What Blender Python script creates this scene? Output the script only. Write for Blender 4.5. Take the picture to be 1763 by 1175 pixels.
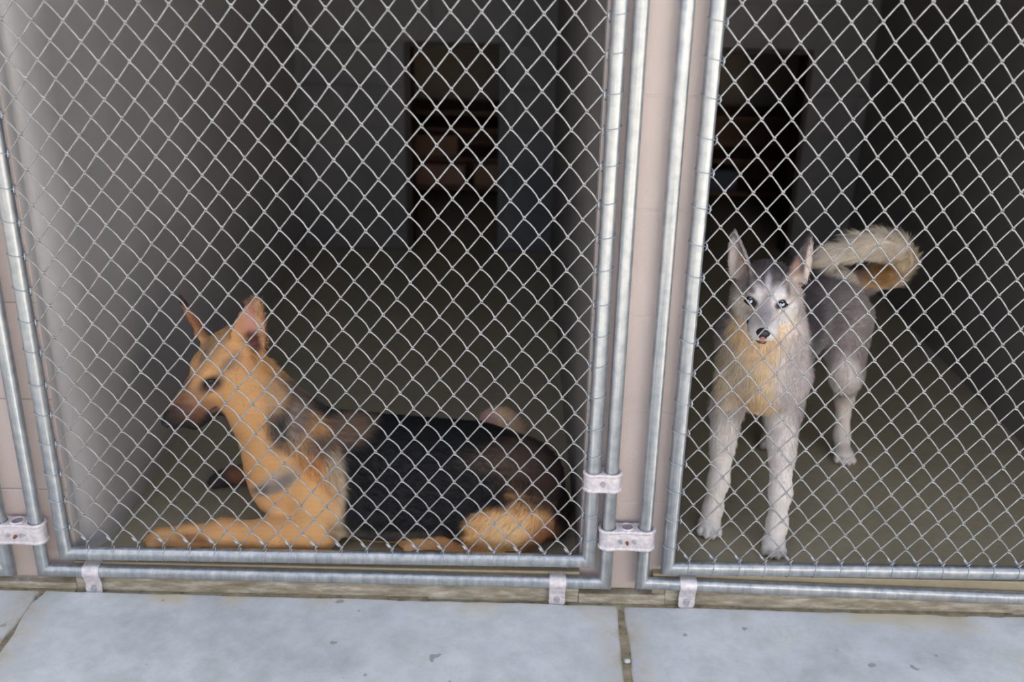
import bpy, bmesh, math, random
import numpy as np
from mathutils import Vector, Matrix
for o in list(bpy.data.objects): bpy.data.objects.remove(o)
SC = bpy.context.scene
COL = SC.collection
rng = np.random.default_rng(7)
random.seed(7)
SHOW_FENCE = True

# ------------------------------------------------------------------ camera, world, sun, exposure
CH = 1.5276
cam_d = bpy.data.cameras.new('camera'); cam = bpy.data.objects.new('camera', cam_d); COL.objects.link(cam)
cam_d.sensor_width = 36.0; cam_d.lens = 1780.0/1763.0*36.0
_p, _r = math.radians(22.1), math.radians(1.2)
_fw = Vector((0, math.cos(_p), -math.sin(_p))); _rt = Vector((1, 0, 0)); _dn = Vector((0, -math.sin(_p), -math.cos(_p)))
_rt2 = _rt*math.cos(_r) - _dn*math.sin(_r); _dn2 = _rt*math.sin(_r) + _dn*math.cos(_r)
_m = Matrix((_rt2, -_dn2, -_fw)).transposed().to_4x4(); _m.translation = Vector((0, -2.2, CH))
cam.matrix_world = _m
cam_d.dof.use_dof = True; cam_d.dof.focus_distance = 2.40; cam_d.dof.aperture_fstop = 1.8
cam_d.clip_start = 0.05
SC.camera = cam
SC.view_settings.view_transform = 'Standard'; SC.view_settings.look = 'None'
SC.view_settings.gamma = 1.0; SC.view_settings.use_curve_mapping = False
SC.view_settings.exposure = 0.55
W = bpy.data.worlds.new('sky'); SC.world = W; W.use_nodes = True
_nt = W.node_tree; _nt.nodes.clear()
_out = _nt.nodes.new('ShaderNodeOutputWorld'); _bg = _nt.nodes.new('ShaderNodeBackground')
_sky = _nt.nodes.new('ShaderNodeTexSky'); _sky.sky_type = 'NISHITA'; _sky.sun_disc = False
_sky.sun_elevation = math.radians(48); _sky.sun_rotation = math.radians(-35); _sky.air_density = 1.0; _sky.dust_density = 6.0; _sky.ozone_density = 0.3
_bg.inputs[1].default_value = 0.42
_hs = _nt.nodes.new('ShaderNodeHueSaturation'); _hs.inputs['Saturation'].default_value = .55   # thin high haze
_nt.links.new(_sky.outputs[0], _hs.inputs['Color']); _nt.links.new(_hs.outputs[0], _bg.inputs[0]); _nt.links.new(_bg.outputs[0], _out.inputs[0])
sun_d = bpy.data.lights.new('sun', 'SUN'); sun_d.energy = 5.0; sun_d.angle = math.radians(0.6); sun_d.color = (1.0, 0.93, 0.82)
sun = bpy.data.objects.new('sun', sun_d); COL.objects.link(sun)
# the sun stands high behind the building: the fence is in open shade, the yard behind the camera is lit
_sd = Vector((math.sin(math.radians(-35))*math.cos(math.radians(48)), math.cos(math.radians(-35))*math.cos(math.radians(48)), math.sin(math.radians(48))))
sun.rotation_euler = _sd.to_track_quat('Z', 'Y').to_euler()

# ------------------------------------------------------------------ materials
def mat(name, base=(.5, .5, .5), rough=.6, metal=0.0, spec=0.5):
    m = bpy.data.materials.new(name); m.use_nodes = True
    b = m.node_tree.nodes['Principled BSDF']
    b.inputs['Base Color'].default_value = (*base, 1); b.inputs['Roughness'].default_value = rough
    b.inputs['Metallic'].default_value = metal; b.inputs['Specular IOR Level'].default_value = spec
    return m
def N(m, t, **kw):
    n = m.node_tree.nodes.new(t)
    for k, v in kw.items(): setattr(n, k, v)
    return n
def noise(m, scale, detail=4, rough=.6, stretch=None, coord='Object'):
    tc = N(m, 'ShaderNodeTexCoord'); mp = N(m, 'ShaderNodeMapping'); nz = N(m, 'ShaderNodeTexNoise')
    if stretch: mp.inputs['Scale'].default_value = stretch
    nz.inputs['Scale'].default_value = scale; nz.inputs['Detail'].default_value = detail; nz.inputs['Roughness'].default_value = rough
    L = m.node_tree.links; L.new(tc.outputs[coord], mp.inputs[0]); L.new(mp.outputs[0], nz.inputs[0])
    return nz.outputs['Fac']
def ramp(m, fac, stops):
    r = N(m, 'ShaderNodeValToRGB'); cr = r.color_ramp
    while len(cr.elements) < len(stops): cr.elements.new(0.5)
    for e, (p, c) in zip(cr.elements, stops): e.position = p; e.color = (*c, 1)
    m.node_tree.links.new(fac, r.inputs[0]); return r.outputs[0]
def mix(m, fac, a, b, mode='MIX'):
    x = N(m, 'ShaderNodeMix', data_type='RGBA', blend_type=mode); L = m.node_tree.links
    for s, v in ((0, fac), (6, a), (7, b)):
        if isinstance(v, (int, float)): x.inputs[s].default_value = v
        elif isinstance(v, tuple): x.inputs[s].default_value = (*v, 1)
        else: L.new(v, x.inputs[s])
    return x.outputs[2]
def bump(m, h, strength=.3, dist=.01):
    b = N(m, 'ShaderNodeBump'); b.inputs['Strength'].default_value = strength; b.inputs['Distance'].default_value = dist
    m.node_tree.links.new(h, b.inputs['Height']); m.node_tree.links.new(b.outputs[0], m.node_tree.nodes['Principled BSDF'].inputs['Normal'])
def setc(m, c): m.node_tree.links.new(c, m.node_tree.nodes['Principled BSDF'].inputs['Base Color'])

def galv(name, tint=(1, 1, 1), rough=.5, stretch=(60, 60, 1.2)):
    m = mat(name, rough=rough, metal=.75)
    a = noise(m, 1.0, 5, .7, stretch); b = noise(m, 45, 3)
    c1 = ramp(m, a, [(.3, tuple(.34*t for t in tint)), (.7, tuple(.60*t for t in tint))])
    c2 = ramp(m, b, [(.35, (.76, .80, .84)), (.62, (1, 1, 1))])
    setc(m, mix(m, 1.0, c1, c2, 'MULTIPLY')); bump(m, a, .15, .002)
    rr = N(m, 'ShaderNodeMapRange'); rr.inputs['To Min'].default_value = rough-.1; rr.inputs['To Max'].default_value = rough+.15
    m.node_tree.links.new(b, rr.inputs[0]); m.node_tree.links.new(rr.outputs[0], m.node_tree.nodes['Principled BSDF'].inputs['Roughness'])
    return m
M_PIPE = galv('galvanised_pipe', (.96, 1.0, 1.02), .38)
M_PIPEH = galv('galvanised_rail', (.90, .96, 1.02), stretch=(1.2, 60, 60))
M_WIRE = mat('galvanised_wire', (.60, .61, .62), .45, .55)
_n = noise(M_WIRE, 60, 3); setc(M_WIRE, ramp(M_WIRE, _n, [(.3, (.27, .265, .25)), (.62, (.42, .42, .425))]))
M_TIE = mat('tie_wire', (.40, .43, .46), .45, .7)
M_CLAMP = mat('cast_clamp', (.68, .64, .66), .55, .35)
_n = noise(M_CLAMP, 90, 4); setc(M_CLAMP, ramp(M_CLAMP, _n, [(.3, (.52, .48, .50)), (.65, (.74, .70, .72))])); bump(M_CLAMP, _n, .25, .002)
M_BOLT = mat('zinc_bolt', (.5, .52, .56), .4, .9)
M_RUST = mat('rusty_bolt', (.20, .07, .04), .8, .2)
def painted(name, lo, hi, rough=.45, s=160, bs=.35):
    m = mat(name, rough=rough); a = noise(m, s, 3, .55); b = noise(m, 3.5, 5)
    c = ramp(m, b, [(.3, lo), (.7, hi)]); setc(m, c); bump(m, a, bs, .004); return m
M_PILLAR = painted('painted_block_pink', (.50, .425, .395), (.575, .49, .46))
M_WALL = painted('painted_wall_grey', (.31, .30, .30), (.365, .355, .355), .35, 90, .15)
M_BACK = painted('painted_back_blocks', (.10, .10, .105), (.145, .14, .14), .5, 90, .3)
M_WALLSH = painted('painted_wall_shaded', (.17, .16, .15), (.22, .205, .195), .5, 90, .15)  # darker copy of the wall grey; these walls' shade is put into the colour
M_CEIL = mat('ceiling_dark', (.12, .115, .11), .8)
M_EXT = painted('outside_block', (.48, .43, .40), (.56, .50, .47))
M_FLOOR = mat('kennel_floor_olive', rough=.42)
_a = noise(M_FLOOR, 2.2, 6, .6); _b = noise(M_FLOOR, 40, 4)
setc(M_FLOOR, mix(M_FLOOR, .35, ramp(M_FLOOR, _a, [(.3, (.31, .26, .165)), (.7, (.42, .36, .24))]), ramp(M_FLOOR, _b, [(.3, (.15, .14, .10)), (.7, (.30, .28, .22))]))); bump(M_FLOOR, _b, .12, .003)
M_CURB = mat('curb_concrete', rough=.85)
_a = noise(M_CURB, 9, 8, .75, (1, 1, 5)); _b = noise(M_CURB, 28, 6, .7, (.5, 1, 2))
setc(M_CURB, mix(M_CURB, ramp(M_CURB, _b, [(.45, (0, 0, 0)), (.72, (.75, .75, .75))]), ramp(M_CURB, _a, [(.3, (.17, .14, .09)), (.5, (.35, .32, .245)), (.68, (.60, .59, .54))]), (.16, .13, .09))); bump(M_CURB, _b, .5, .01)
def concrete(name):
    m = mat(name, rough=.8)
    a = noise(m, 2.3, 8, .62); b = noise(m, 14, 6, .7); c = noise(m, 170, 3); d = noise(m, 5.5, 3, .5)
    c1 = ramp(m, a, [(.28, (.37, .395, .41)), (.5, (.50, .525, .54)), (.72, (.60, .62, .625))])
    c2 = ramp(m, b, [(.3, (.80, .80, .78)), (.6, (1, 1, 1))])
    c3 = mix(m, 1.0, c1, c2, 'MULTIPLY')
    # mineral stains near the curb (run along y = 0)
    tc = N(m, 'ShaderNodeTexCoord'); sx = N(m, 'ShaderNodeSeparateXYZ'); m.node_tree.links.new(tc.outputs['Object'], sx.inputs[0])
    mr = N(m, 'ShaderNodeMapRange'); mr.inputs['From Min'].default_value = -.095; mr.inputs['From Max'].default_value = -.02
    m.node_tree.links.new(sx.outputs['Y'], mr.inputs[0])
    st = ramp(m, d, [(.52, (0, 0, 0)), (.66, (1, 1, 1))])
    f = N(m, 'ShaderNodeMath', operation='MULTIPLY'); m.node_tree.links.new(mr.outputs[0], f.inputs[0]); m.node_tree.links.new(st, f.inputs[1])
    c4 = mix(m, f.outputs[0], c3, (.50, .44, .32))
    for jx in (.289, -1.187):
        sb = N(m, 'ShaderNodeMath', operation='SUBTRACT'); sb.inputs[1].default_value = jx; m.node_tree.links.new(sx.outputs['X'], sb.inputs[0])
        ab = N(m, 'ShaderNodeMath', operation='ABSOLUTE'); m.node_tree.links.new(sb.outputs[0], ab.inputs[0])
        jr = N(m, 'ShaderNodeMapRange'); jr.inputs['From Min'].default_value = .012; jr.inputs['From Max'].default_value = .085; jr.inputs['To Min'].default_value = 1; jr.inputs['To Max'].default_value = 0
        m.node_tree.links.new(ab.outputs[0], jr.inputs[0]); jn = ramp(m, b, [(.42, (0, 0, 0)), (.60, (.8, .8, .8))])
        jf = N(m, 'ShaderNodeMath', operation='MULTIPLY'); m.node_tree.links.new(jr.outputs[0], jf.inputs[0]); m.node_tree.links.new(jn, jf.inputs[1])
        c4 = mix(m, jf.outputs[0], c4, (.36, .31, .22))
    e = noise(m, 21, 2, .4, (1.0, 1.0, 1.0)); sp = ramp(m, e, [(.73, (0, 0, 0)), (.755, (1, 1, 1))])
    wst = noise(m, 3.1, 7, .7, (1.6, 1.0, 1.0)); c4 = mix(m, ramp(m, wst, [(.56, (0, 0, 0)), (.75, (.55, .55, .55))]), c4, (.40, .36, .29))
    c5 = mix(m, sp, c4, (.27, .28, .26)); setc(m, c5); bump(m, c, .25, .003); return m
M_CONC = concrete('sidewalk_concrete')
M_DIRT = mat('joint_dirt', rough=.95)
_a = noise(M_DIRT, 30, 6, .7); setc(M_DIRT, ramp(M_DIRT, _a, [(.3, (.10, .085, .05)), (.5, (.26, .22, .14)), (.7, (.36, .31, .22))])); bump(M_DIRT, _a, .8, .01)
M_YARD = mat('yard_concrete', (.52, .50, .46), .9)
M_BOUNCEW = mat('bounce_wall_white', (.80, .74, .66), .9)  # pale face of the unseen wall added as a light bouncer
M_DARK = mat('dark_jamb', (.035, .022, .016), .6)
M_WOOD = mat('brown_shelf_wood', rough=.6)
_a = noise(M_WOOD, 6, 5, .6, (1, 6, 6)); setc(M_WOOD, ramp(M_WOOD, _a, [(.3, (.11, .05, .022)), (.7, (.21, .10, .045))]))
M_BEIGE = mat('beige_panel', (.50, .43, .34), .7)
M_BOXA = mat('cardboard', (.34, .20, .12), .8); M_BOXB = mat('pinkish_crate', (.42, .24, .18), .7); M_BOXC = mat('dark_blue_tub', (.05, .06, .10), .5)
M_ROOF = mat('roof_metal', (.4, .4, .4), .6)

# ------------------------------------------------------------------ object helpers
def tag(o, label=None, cat=None, group=None, kind=None):
    if label: o['label'] = label
    if cat: o['category'] = cat
    if group: o['group'] = group
    if kind: o['kind'] = kind
    return o
def empty(name, loc=(0, 0, 0)):
    o = bpy.data.objects.new(name, None); COL.objects.link(o); o.location = loc; return o
def link(name, me, m, parent=None, loc=None):
    if m is not None and len(me.materials) == 0: me.materials.append(m)
    o = bpy.data.objects.new(name, me); COL.objects.link(o)
    if parent is not None: o.parent = parent; o.matrix_parent_inverse = Matrix.Translation(-parent.location)
    if loc is not None: o.location = loc
    return o
def mesh(name, V, F, smooth=False):
    me = bpy.data.meshes.new(name); me.from_pydata([tuple(v) for v in V], [], [tuple(f) for f in F]); me.update()
    if smooth: me.polygons.foreach_set('use_smooth', [True]*len(me.polygons))
    return me
def box_mesh(name, x0, x1, y0, y1, z0, z1, bev=0.0, seg=2):
    bm = bmesh.new(); bmesh.ops.create_cube(bm, size=1)
    for v in bm.verts: v.co = Vector(((x0+x1)/2+v.co.x*(x1-x0), (y0+y1)/2+v.co.y*(y1-y0), (z0+z1)/2+v.co.z*(z1-z0)))
    if bev: bmesh.ops.bevel(bm, geom=bm.edges[:], offset=bev, segments=seg, affect='EDGES', profile=.6)
    me = bpy.data.meshes.new(name); bm.to_mesh(me); bm.free(); return me
def box(name, x0, x1, y0, y1, z0, z1, m, parent=None, bev=0.0, seg=2):
    return link(name, box_mesh(name, x0, x1, y0, y1, z0, z1, bev, seg), m, parent)
def sweep(pts, r, n=12, closed=False, cap=True, V=None, F=None, hint=Vector((0, 1, 0)), aspect=1.0):
    """tube along a polyline, rings on the bisector planes (true mitres)"""
    V = [] if V is None else V; F = [] if F is None else F
    P = [Vector(p) for p in pts]; k = len(P); base = len(V)
    rr = r if hasattr(r, '__len__') else [r]*k
    pa = None
    for i, p in enumerate(P):
        a = (P[i]-P[i-1]).normalized() if (i > 0 or closed) else None
        b = (P[(i+1) % k]-P[i]).normalized() if (i < k-1 or closed) else None
        if a is None: a = b
        if b is None: b = a
        t = (a+b).normalized(); c = max(.35, t.dot(a))
        if pa is None:
            u = hint-hint.dot(a)*a
            if u.length < 1e-4: u = Vector((1, 0, 0))-a.x*a
            u.normalize()
        else:
            u = pa-pa.dot(a)*a; u.normalize()
        w = a.cross(u)
        for s in range(n):
            th = 2*math.pi*s/n; d = (u*math.cos(th)*aspect+w*math.sin(th))*rr[i]
            # slide along a onto the bisector plane
            k_ = -d.dot(t)/a.dot(t) if a.dot(t) > .2 else 0
            V.append(p+d+a*k_)
        pa = u-u.dot(b)*b; pa.normalize()
    segs = k if closed else k-1
    for i in range(segs):
        j = (i+1) % k
        for s in range(n):
            s2 = (s+1) % n; F.append((base+i*n+s, base+j*n+s, base+j*n+s2, base+i*n+s2))
    if cap and not closed:
        F.append(tuple(base+s for s in range(n))); F.append(tuple(base+(k-1)*n+s for s in range(n-1, -1, -1)))
    return V, F
def fixn(me):
    bm = bmesh.new(); bm.from_mesh(me); bmesh.ops.recalc_face_normals(bm, faces=bm.faces[:]); bm.to_mesh(me); bm.free(); return me
def tube(name, pts, r, m, parent=None, n=20, closed=False, **kw):
    V, F = sweep(pts, r, n, closed, **kw)
    me = fixn(mesh(name, V, F)); me.polygons.foreach_set('use_smooth', [True]*len(me.polygons))
    o = link(name, me, m, parent); return o
def sharp(o, deg=35):
    me = o.data
    try: me.set_sharp_from_angle(angle=math.radians(deg))
    except Exception: pass
    return o
def plate(name, outlines, z0, z1, m, parent=None, bev=.003):
    """solid plate in the xy plane: first outline outer, others holes"""
    cu = bpy.data.curves.new(name, 'CURVE'); cu.dimensions = '2D'; cu.fill_mode = 'BOTH'
    cu.extrude = (z1-z0)/2-bev; cu.bevel_depth = bev; cu.bevel_resolution = 2; cu.offset = -bev
    for ol in outlines:
        sp = cu.splines.new('POLY'); sp.points.add(len(ol)-1); sp.use_cyclic_u = True
        for q, (x, y) in zip(sp.points, ol): q.co = (x, y, 0, 1)
    t = bpy.data.objects.new('tmp', cu); COL.objects.link(t); bpy.context.view_layer.update()
    dg = bpy.context.evaluated_depsgraph_get(); me = bpy.data.meshes.new_from_object(t.evaluated_get(dg), depsgraph=dg)
    bpy.data.objects.remove(t); me.name = name
    for v in me.vertices: v.co.z += (z0+z1)/2
    me.materials.clear(); return link(name, me, m, parent)

# ------------------------------------------------------------------ setting
# plan: fence plane y = 0, kennels behind it (y > 0), sidewalk in front
XL, XR, XK, XE = -1.04, .18, .41, 1.65      # left kennel -1.04..0.18, right kennel 0.41..1.65
YB = 2.76; HC = 2.35
fl = empty('floor'); tag(fl, kind='structure')
box('kennel_slab', -1.10, .185, .012, YB, -.20, 0, M_FLOOR, fl, .004)
box('kennel_slab', .37, 1.80, .012, YB, -.20, -.001, M_FLOOR, fl, .004)
cb = empty('trim_1'); tag(cb, kind='structure')
for _a, _b in ((-2.6, -1.345), (-1.099, .183), (.405, 1.652), (1.90, 3.0)): box('curb_face', _a, _b, .007, .0118, -.20, -.030, M_CURB, cb)
for _a, _b in ((-1.344, -1.100), (.184, .404), (1.653, 1.899)): box('footing', _a, _b, .004, .0335, -.20, -.060, M_CURB, cb, .002)
# pillar footing visible between the frames
wc = empty('wall_centre'); tag(wc, kind='structure')
def pillar(x0, x1, root, xin=None, zj=(-.15, .195, .443, .69, .94, 1.19, 1.44, 1.69, 1.94, 2.19, 2.36)):
    for a, b in zip(zj[:-1], zj[1:]):
        link('block', box_mesh('block', x0, x1, .034, .30, a+.0012, b-.0012, .004, 3), M_PILLAR, root)
pillar(.183, .405, wc)
box('wall_core', .180, .410, .036, YB, -.15, 2.36, M_WALLSH, wc)
box('mortar', x0_, x1_, .0375, .05, -.15, 2.36, M_PILLAR, wc) if 0 else box('mortar', .1845, .4035, .0352, .30, -.15, 2.36, M_PILLAR, wc)
wl = empty('wall_left'); tag(wl, kind='structure')
pillar(-1.345, -1.10, wl)
# left side wall: rounded corner at the front
_V = []; _F = []
_pf = [(-1.30, .036), (-1.104, .036), (-1.098, .040), (-1.095, .048), (-1.094, .060)]+[(-1.094+.054*math.sin(math.radians(a)), .18-.12*math.cos(math.radians(a))) for a in range(5, 91, 8)]+[(-1.04, YB), (-1.30, YB)]
for z in (-.15, 2.36):
    for x, y in _pf: _V.append((x, y, z))
_k = len(_pf)
for i in range(_k): _F.append((i, (i+1) % _k, _k+(i+1) % _k, _k+i))
_F.append(tuple(range(_k-1, -1, -1))); _F.append(tuple(range(_k, 2*_k)))
_o = link('wall_core', fixn(mesh('wall_core', _V, _F, True)), M_WALL, wl); _o.data.polygons.foreach_set('use_smooth', [True]*len(_o.data.polygons)); sharp(_o, 40)
wr = empty('wall_right'); tag(wr, kind='structure')
box('wall_core', XE, XE+.24, .036, YB, -.15, 2.36, M_WALLSH, wr)
pillar(XE+.003, XE+.24, wr)
# walls further out, so that the row of kennels goes on
wo = empty('wall_outer'); tag(wo, kind='structure')
box('wall_core', -2.8, -2.56, .036, YB, -.15, 2.36, M_WALL, wo); box('wall_core', 2.9, 3.1, .036, YB, -.15, 2.36, M_WALL, wo)
# back wall of blocks with an opening behind each kennel
wb = empty('wall_back'); tag(wb, kind='structure')
HOLES = [(-.53, -.062), (.918, 1.375), (-1.98, -1.52), (2.3, 2.75)]; HT = 1.0
def back_blocks():
    course = .2; x_lo, x_hi = -2.6, 3.0
    z = 0.0; row = 0
    while z < 2.36:
        z1 = min(z+course, 2.36); off = 0 if row % 2 == 0 else .2
        spans = [(x_lo, x_hi)]
        if z < HT-.01:
            spans = []; cur = x_lo
            for a, b in sorted(HOLES): spans.append((cur, a)); cur = b
            spans.append((cur, x_hi))
        for a, b in spans:
            xs = [a]; k = math.ceil((a-x_lo-off+.02)/.4)
            while x_lo+off+k*.4 < b-.05:
                if x_lo+off+k*.4 > a+.05: xs.append(x_lo+off+k*.4)
                k += 1
            xs.append(b)
            for u, v in zip(xs[:-1], xs[1:]):
                link('block', box_mesh('block', u+.0012, v-.0012, YB, YB+.15, z+.0012, z1-.0012, .002, 1), M_BACK, wb)
        z = z1; row += 1
    cur = x_lo
    for a, b in sorted(HOLES):
        box('mortar', cur, a-.001, YB+.003, YB+.14, 0, HT, M_BACK, wb); cur = b+.001
    box('mortar', cur, x_hi, YB+.003, YB+.14, 0, HT, M_BACK, wb)
    box('mortar', x_lo, x_hi, YB+.003, YB+.14, HT+.001, 2.36, M_BACK, wb)
back_blocks()
ce = empty('ceiling'); tag(ce, kind='structure')
box('ceiling_panel', -2.8, 3.1, .30, 5.2, 2.35, 2.42, M_CEIL, ce)
hd = box('trim_2', -2.8, 3.1, .036, .30, 2.18, 2.6, M_EXT); tag(hd, kind='structure')
rf = box('roof', -3.2, 3.5, -.05, 6.0, 2.6, 2.68, M_ROOF); tag(rf, kind='structure')
# service corridor behind the kennels
co = empty('wall_corridor'); tag(co, kind='structure')
box('wall_core', -2.8, 3.1, 4.30, 4.45, -.1, 2.36, M_BEIGE, co)
box('wall_core', -2.9, -2.8, .3, 4.45, -.1, 2.36, M_BACK, co); box('wall_core', 3.1, 3.2, .3, 4.45, -.1, 2.36, M_BACK, co)
box('corridor_slab', -2.8, 3.1, YB, 4.4, -.2, -.003, M_FLOOR, fl)
# dark door frames round the openings
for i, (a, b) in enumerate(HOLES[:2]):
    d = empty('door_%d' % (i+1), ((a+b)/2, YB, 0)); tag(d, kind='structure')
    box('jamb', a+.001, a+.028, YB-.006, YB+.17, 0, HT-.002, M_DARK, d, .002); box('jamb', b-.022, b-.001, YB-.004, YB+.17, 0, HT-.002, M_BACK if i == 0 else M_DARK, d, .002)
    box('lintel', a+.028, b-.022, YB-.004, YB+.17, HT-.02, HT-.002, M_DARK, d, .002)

# sidewalk slabs (fall slightly to the right)
sw = empty('sidewalk'); tag(sw, kind='structure')
def slab(x0, x1, y0, y1, zl, zr, jag0=0, jag1=0, seed=0):
    r = random.Random(seed); n = 34; m = 14
    bm = bmesh.new(); G = []
    ys = [y1+(y0-y1)*(j/m)**1.8 for j in range(m+1)]
    e0 = [jag0*(r.random()-.5) for _ in ys]; e1 = [jag1*(r.random()-.5) for _ in ys]
    for j, y in enumerate(ys):
        row = []
        for i in range(n+1):
            t = i/n; x = x0+e0[j]+(x1+e1[j]-x0-e0[j])*t; z = zl+(zr-zl)*t
            if i in (0, n): z -= .006
            elif i in (1, n-1): x = x0+e0[j]+.007 if i == 1 else x1+e1[j]-.007
            if j == 0: z -= .003*r.random()
            row.append(bm.verts.new((x, y, z+(0 if i in (0, n) else .0008*(r.random()-.5)))))
        G.append(row)
    for j in range(m):
        for i in range(n): bm.faces.new((G[j][i], G[j+1][i], G[j+1][i+1], G[j][i+1]))
    lo = [[bm.verts.new((v.co.x, v.co.y, -.25)) for v in (G[j][0], G[j][n])] for j in range(m+1)]
    for j in range(m):
        bm.faces.new((G[j+1][0], G[j][0], lo[j][0], lo[j+1][0])); bm.faces.new((G[j][n], G[j+1][n], lo[j+1][1], lo[j][1]))
    bm.faces.new((G[0][n], lo[0][1], lo[0][0], G[0][0])) if False else None
    me = bpy.data.meshes.new('slab'); bmesh.ops.recalc_face_normals(bm, faces=bm.faces[:]); bm.to_mesh(me); bm.free()
    me.polygons.foreach_set('use_smooth', [True]*len(me.polygons))
    if sum(p.normal.z for p in me.polygons) < 0: me.flip_normals()
    return link('slab', me, M_CONC, sw)
YS = -.012
slab(-2.68, -1.190, -1.6, YS, -.071, -.073, .0, .014, 1)
slab(-1.184, .279, -1.6, YS, -.073, -.083, .014, .010, 2)
slab(.299, 1.77, -1.6, YS, -.084, -.096, .009, .003, 3)
slab(1.785, 3.2, -1.6, YS, -.096, -.104, .003, 0, 4)
box('joint_fill', .262, .316, -1.6, YS, -.26, -.091, M_DIRT, sw); box('joint_fill', -1.21, -1.165, -1.6, YS, -.26, -.082, M_DIRT, sw); box('joint_fill', 1.755, 1.80, -1.6, YS, -.26, -.108, M_DIRT, sw)
for _a, _b, _z in ((-2.6, -1.1, -.077), (-1.1, -.2, -.081), (-.2, .6, -.088), (.6, 1.3, -.093), (1.3, 2.6, -.101)): box('gap_fill', _a, _b-.001, YS-.003, .0069, -.25, _z, M_DIRT, sw, .001, 1)
gd = box('ground', -14, 14, -16, -1.59, -.4, -.10, M_YARD); tag(gd, kind='structure')
yw = box('wall_bounce', .5, 12, -8.0, -7.7, -.1, 3.0, M_BOUNCEW); tag(yw, kind='structure')  # unseen wall, added to bounce sunlight into the kennels from front right
yl = box('wall_light_block', -5.2, -3.6, -9.0, -1.2, -.1, 3.0, M_EXT); tag(yl, kind='structure')  # unseen block, added to cut off sky and yard light from the left

# ------------------------------------------------------------------ frames and gates
RP = .0165
ZT = 2.05
def U(x0, x1, zb0, zb1, zt=ZT, y=0.0): return [(x0, y, zt), (x0, y, zb0), (x1, y, zb1), (x1, y, zt)]
def door_frame(x0, x1, zb0, zb1, label):
    t = empty('gate_frame', ((x0+x1)/2, 0, min(zb0, zb1)))
    o = tube('frame_pipe', [(x0, 0, ZT), (x0, 0, zb0), (x1, 0, zb1), (x1, 0, ZT)], RP, M_PIPE, t, n=24, closed=True); sharp(o)
    tag(t, label, 'frame', 'galvanised gate frames'); return t
f0 = door_frame(-2.62, -1.262, -.02, -.020, 'galvanised pipe frame cut off by the left edge, left of the left bracket')
f1 = door_frame(-1.173, .2485, -.018, -.0225, 'galvanised pipe frame round the gate of the tan and black dog')
f2 = door_frame(.3405, 1.742, -.020, -.052, 'galvanised pipe frame round the gate of the grey and white husky')
# straps over the bottom pipes
def strap(x, zp, label):
    t = empty('pipe_strap', (x, 0, zp-.09)); w = .0205
    prof = []                                           # (y, z) centre line: flange at the back, over the pipe, down the curb face
    R = RP+.0025
    prof += [(.040, zp+R+.002), (.020, zp+R+.002)]
    for a in range(90, 226, 15): prof.append((R*math.cos(math.radians(a)), zp+R*math.sin(math.radians(a))))
    prof += [(-.0095, zp-.026), (-.0065, zp-.034), (-.0055, zp-.045)]
    V = []; F = []; th = .0032
    zend = zp-.068
    n = len(prof)
    P = [Vector((0, a, b)) for a, b in prof]
    offs = []
    for i, p in enumerate(P):
        d = (P[min(i+1, n-1)]-P[max(i-1, 0)]).normalized(); offs.append(Vector((0, d.z, -d.y)))
    for p, o in zip(P, offs):
        for sx in (-w, w):
            V.append(Vector((x+sx, p.y, p.z))+o*0); V.append(Vector((x+sx, p.y, p.z))+o*(-th))
    for i in range(n-1):
        a = i*4; b = (i+1)*4
        F += [(a, b, b+2, a+2), (a+1, a+3, b+3, b+1), (a, a+1, b+1, b), (a+2, b+2, b+3, a+3)]
    F += [(0, 2, 3, 1), (4*n-4, 4*n-3, 4*n-1, 4*n-2)]
    # rounded tongue
    y0, y1 = -.0055, -.0088
    b = len(V); ring = [(x+w, zp-.044), (x-w, zp-.044)]+[(x-w*math.cos(math.pi*k/10), zend+w*.55-w*.55*math.sin(math.pi*k/10)) for k in range(11)]
    for yy in (y0, y1):
        for (xx, zz) in ring: V.append(Vector((xx, yy, zz)))
    m = len(ring); F.append(tuple(b+i for i in range(m))); F.append(tuple(b+m+i for i in range(m-1, -1, -1)))
    for i in range(m): F.append((b+i, b+m+i, b+m+(i+1) % m, b+(i+1) % m))
    link('band', fixn(mesh('band', V, F)), M_CLAMP, t)
    bm = bmesh.new(); bmesh.ops.create_cone(bm, cap_ends=True, segments=16, radius1=.0085, radius2=.0062, depth=.007)
    bmesh.ops.rotate(bm, verts=bm.verts, matrix=Matrix.Rotation(math.radians(90), 3, 'X')); bmesh.ops.translate(bm, verts=bm.verts, vec=(x, -.0115, zp-.048))
    me = bpy.data.meshes.new('bolt'); bm.to_mesh(me); bm.free(); link('bolt', me, M_BOLT, t)
    # plug behind: anchors the tongue to the curb
    box('anchor', x-.006, x+.006, -.006, .0066, zp-.053, zp-.043, M_BOLT, t)
    tag(t, label, 'strap', 'pipe straps on the bottom pipes'); return t
strap(-1.050, -.018, 'pale metal strap on bottom pipe under the left end of the left gate')
strap(.128, -.022, 'pale metal strap on bottom pipe left of the central pillar')
strap(.458, -.0225, 'pale metal strap on bottom pipe right of the central pillar')

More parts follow.
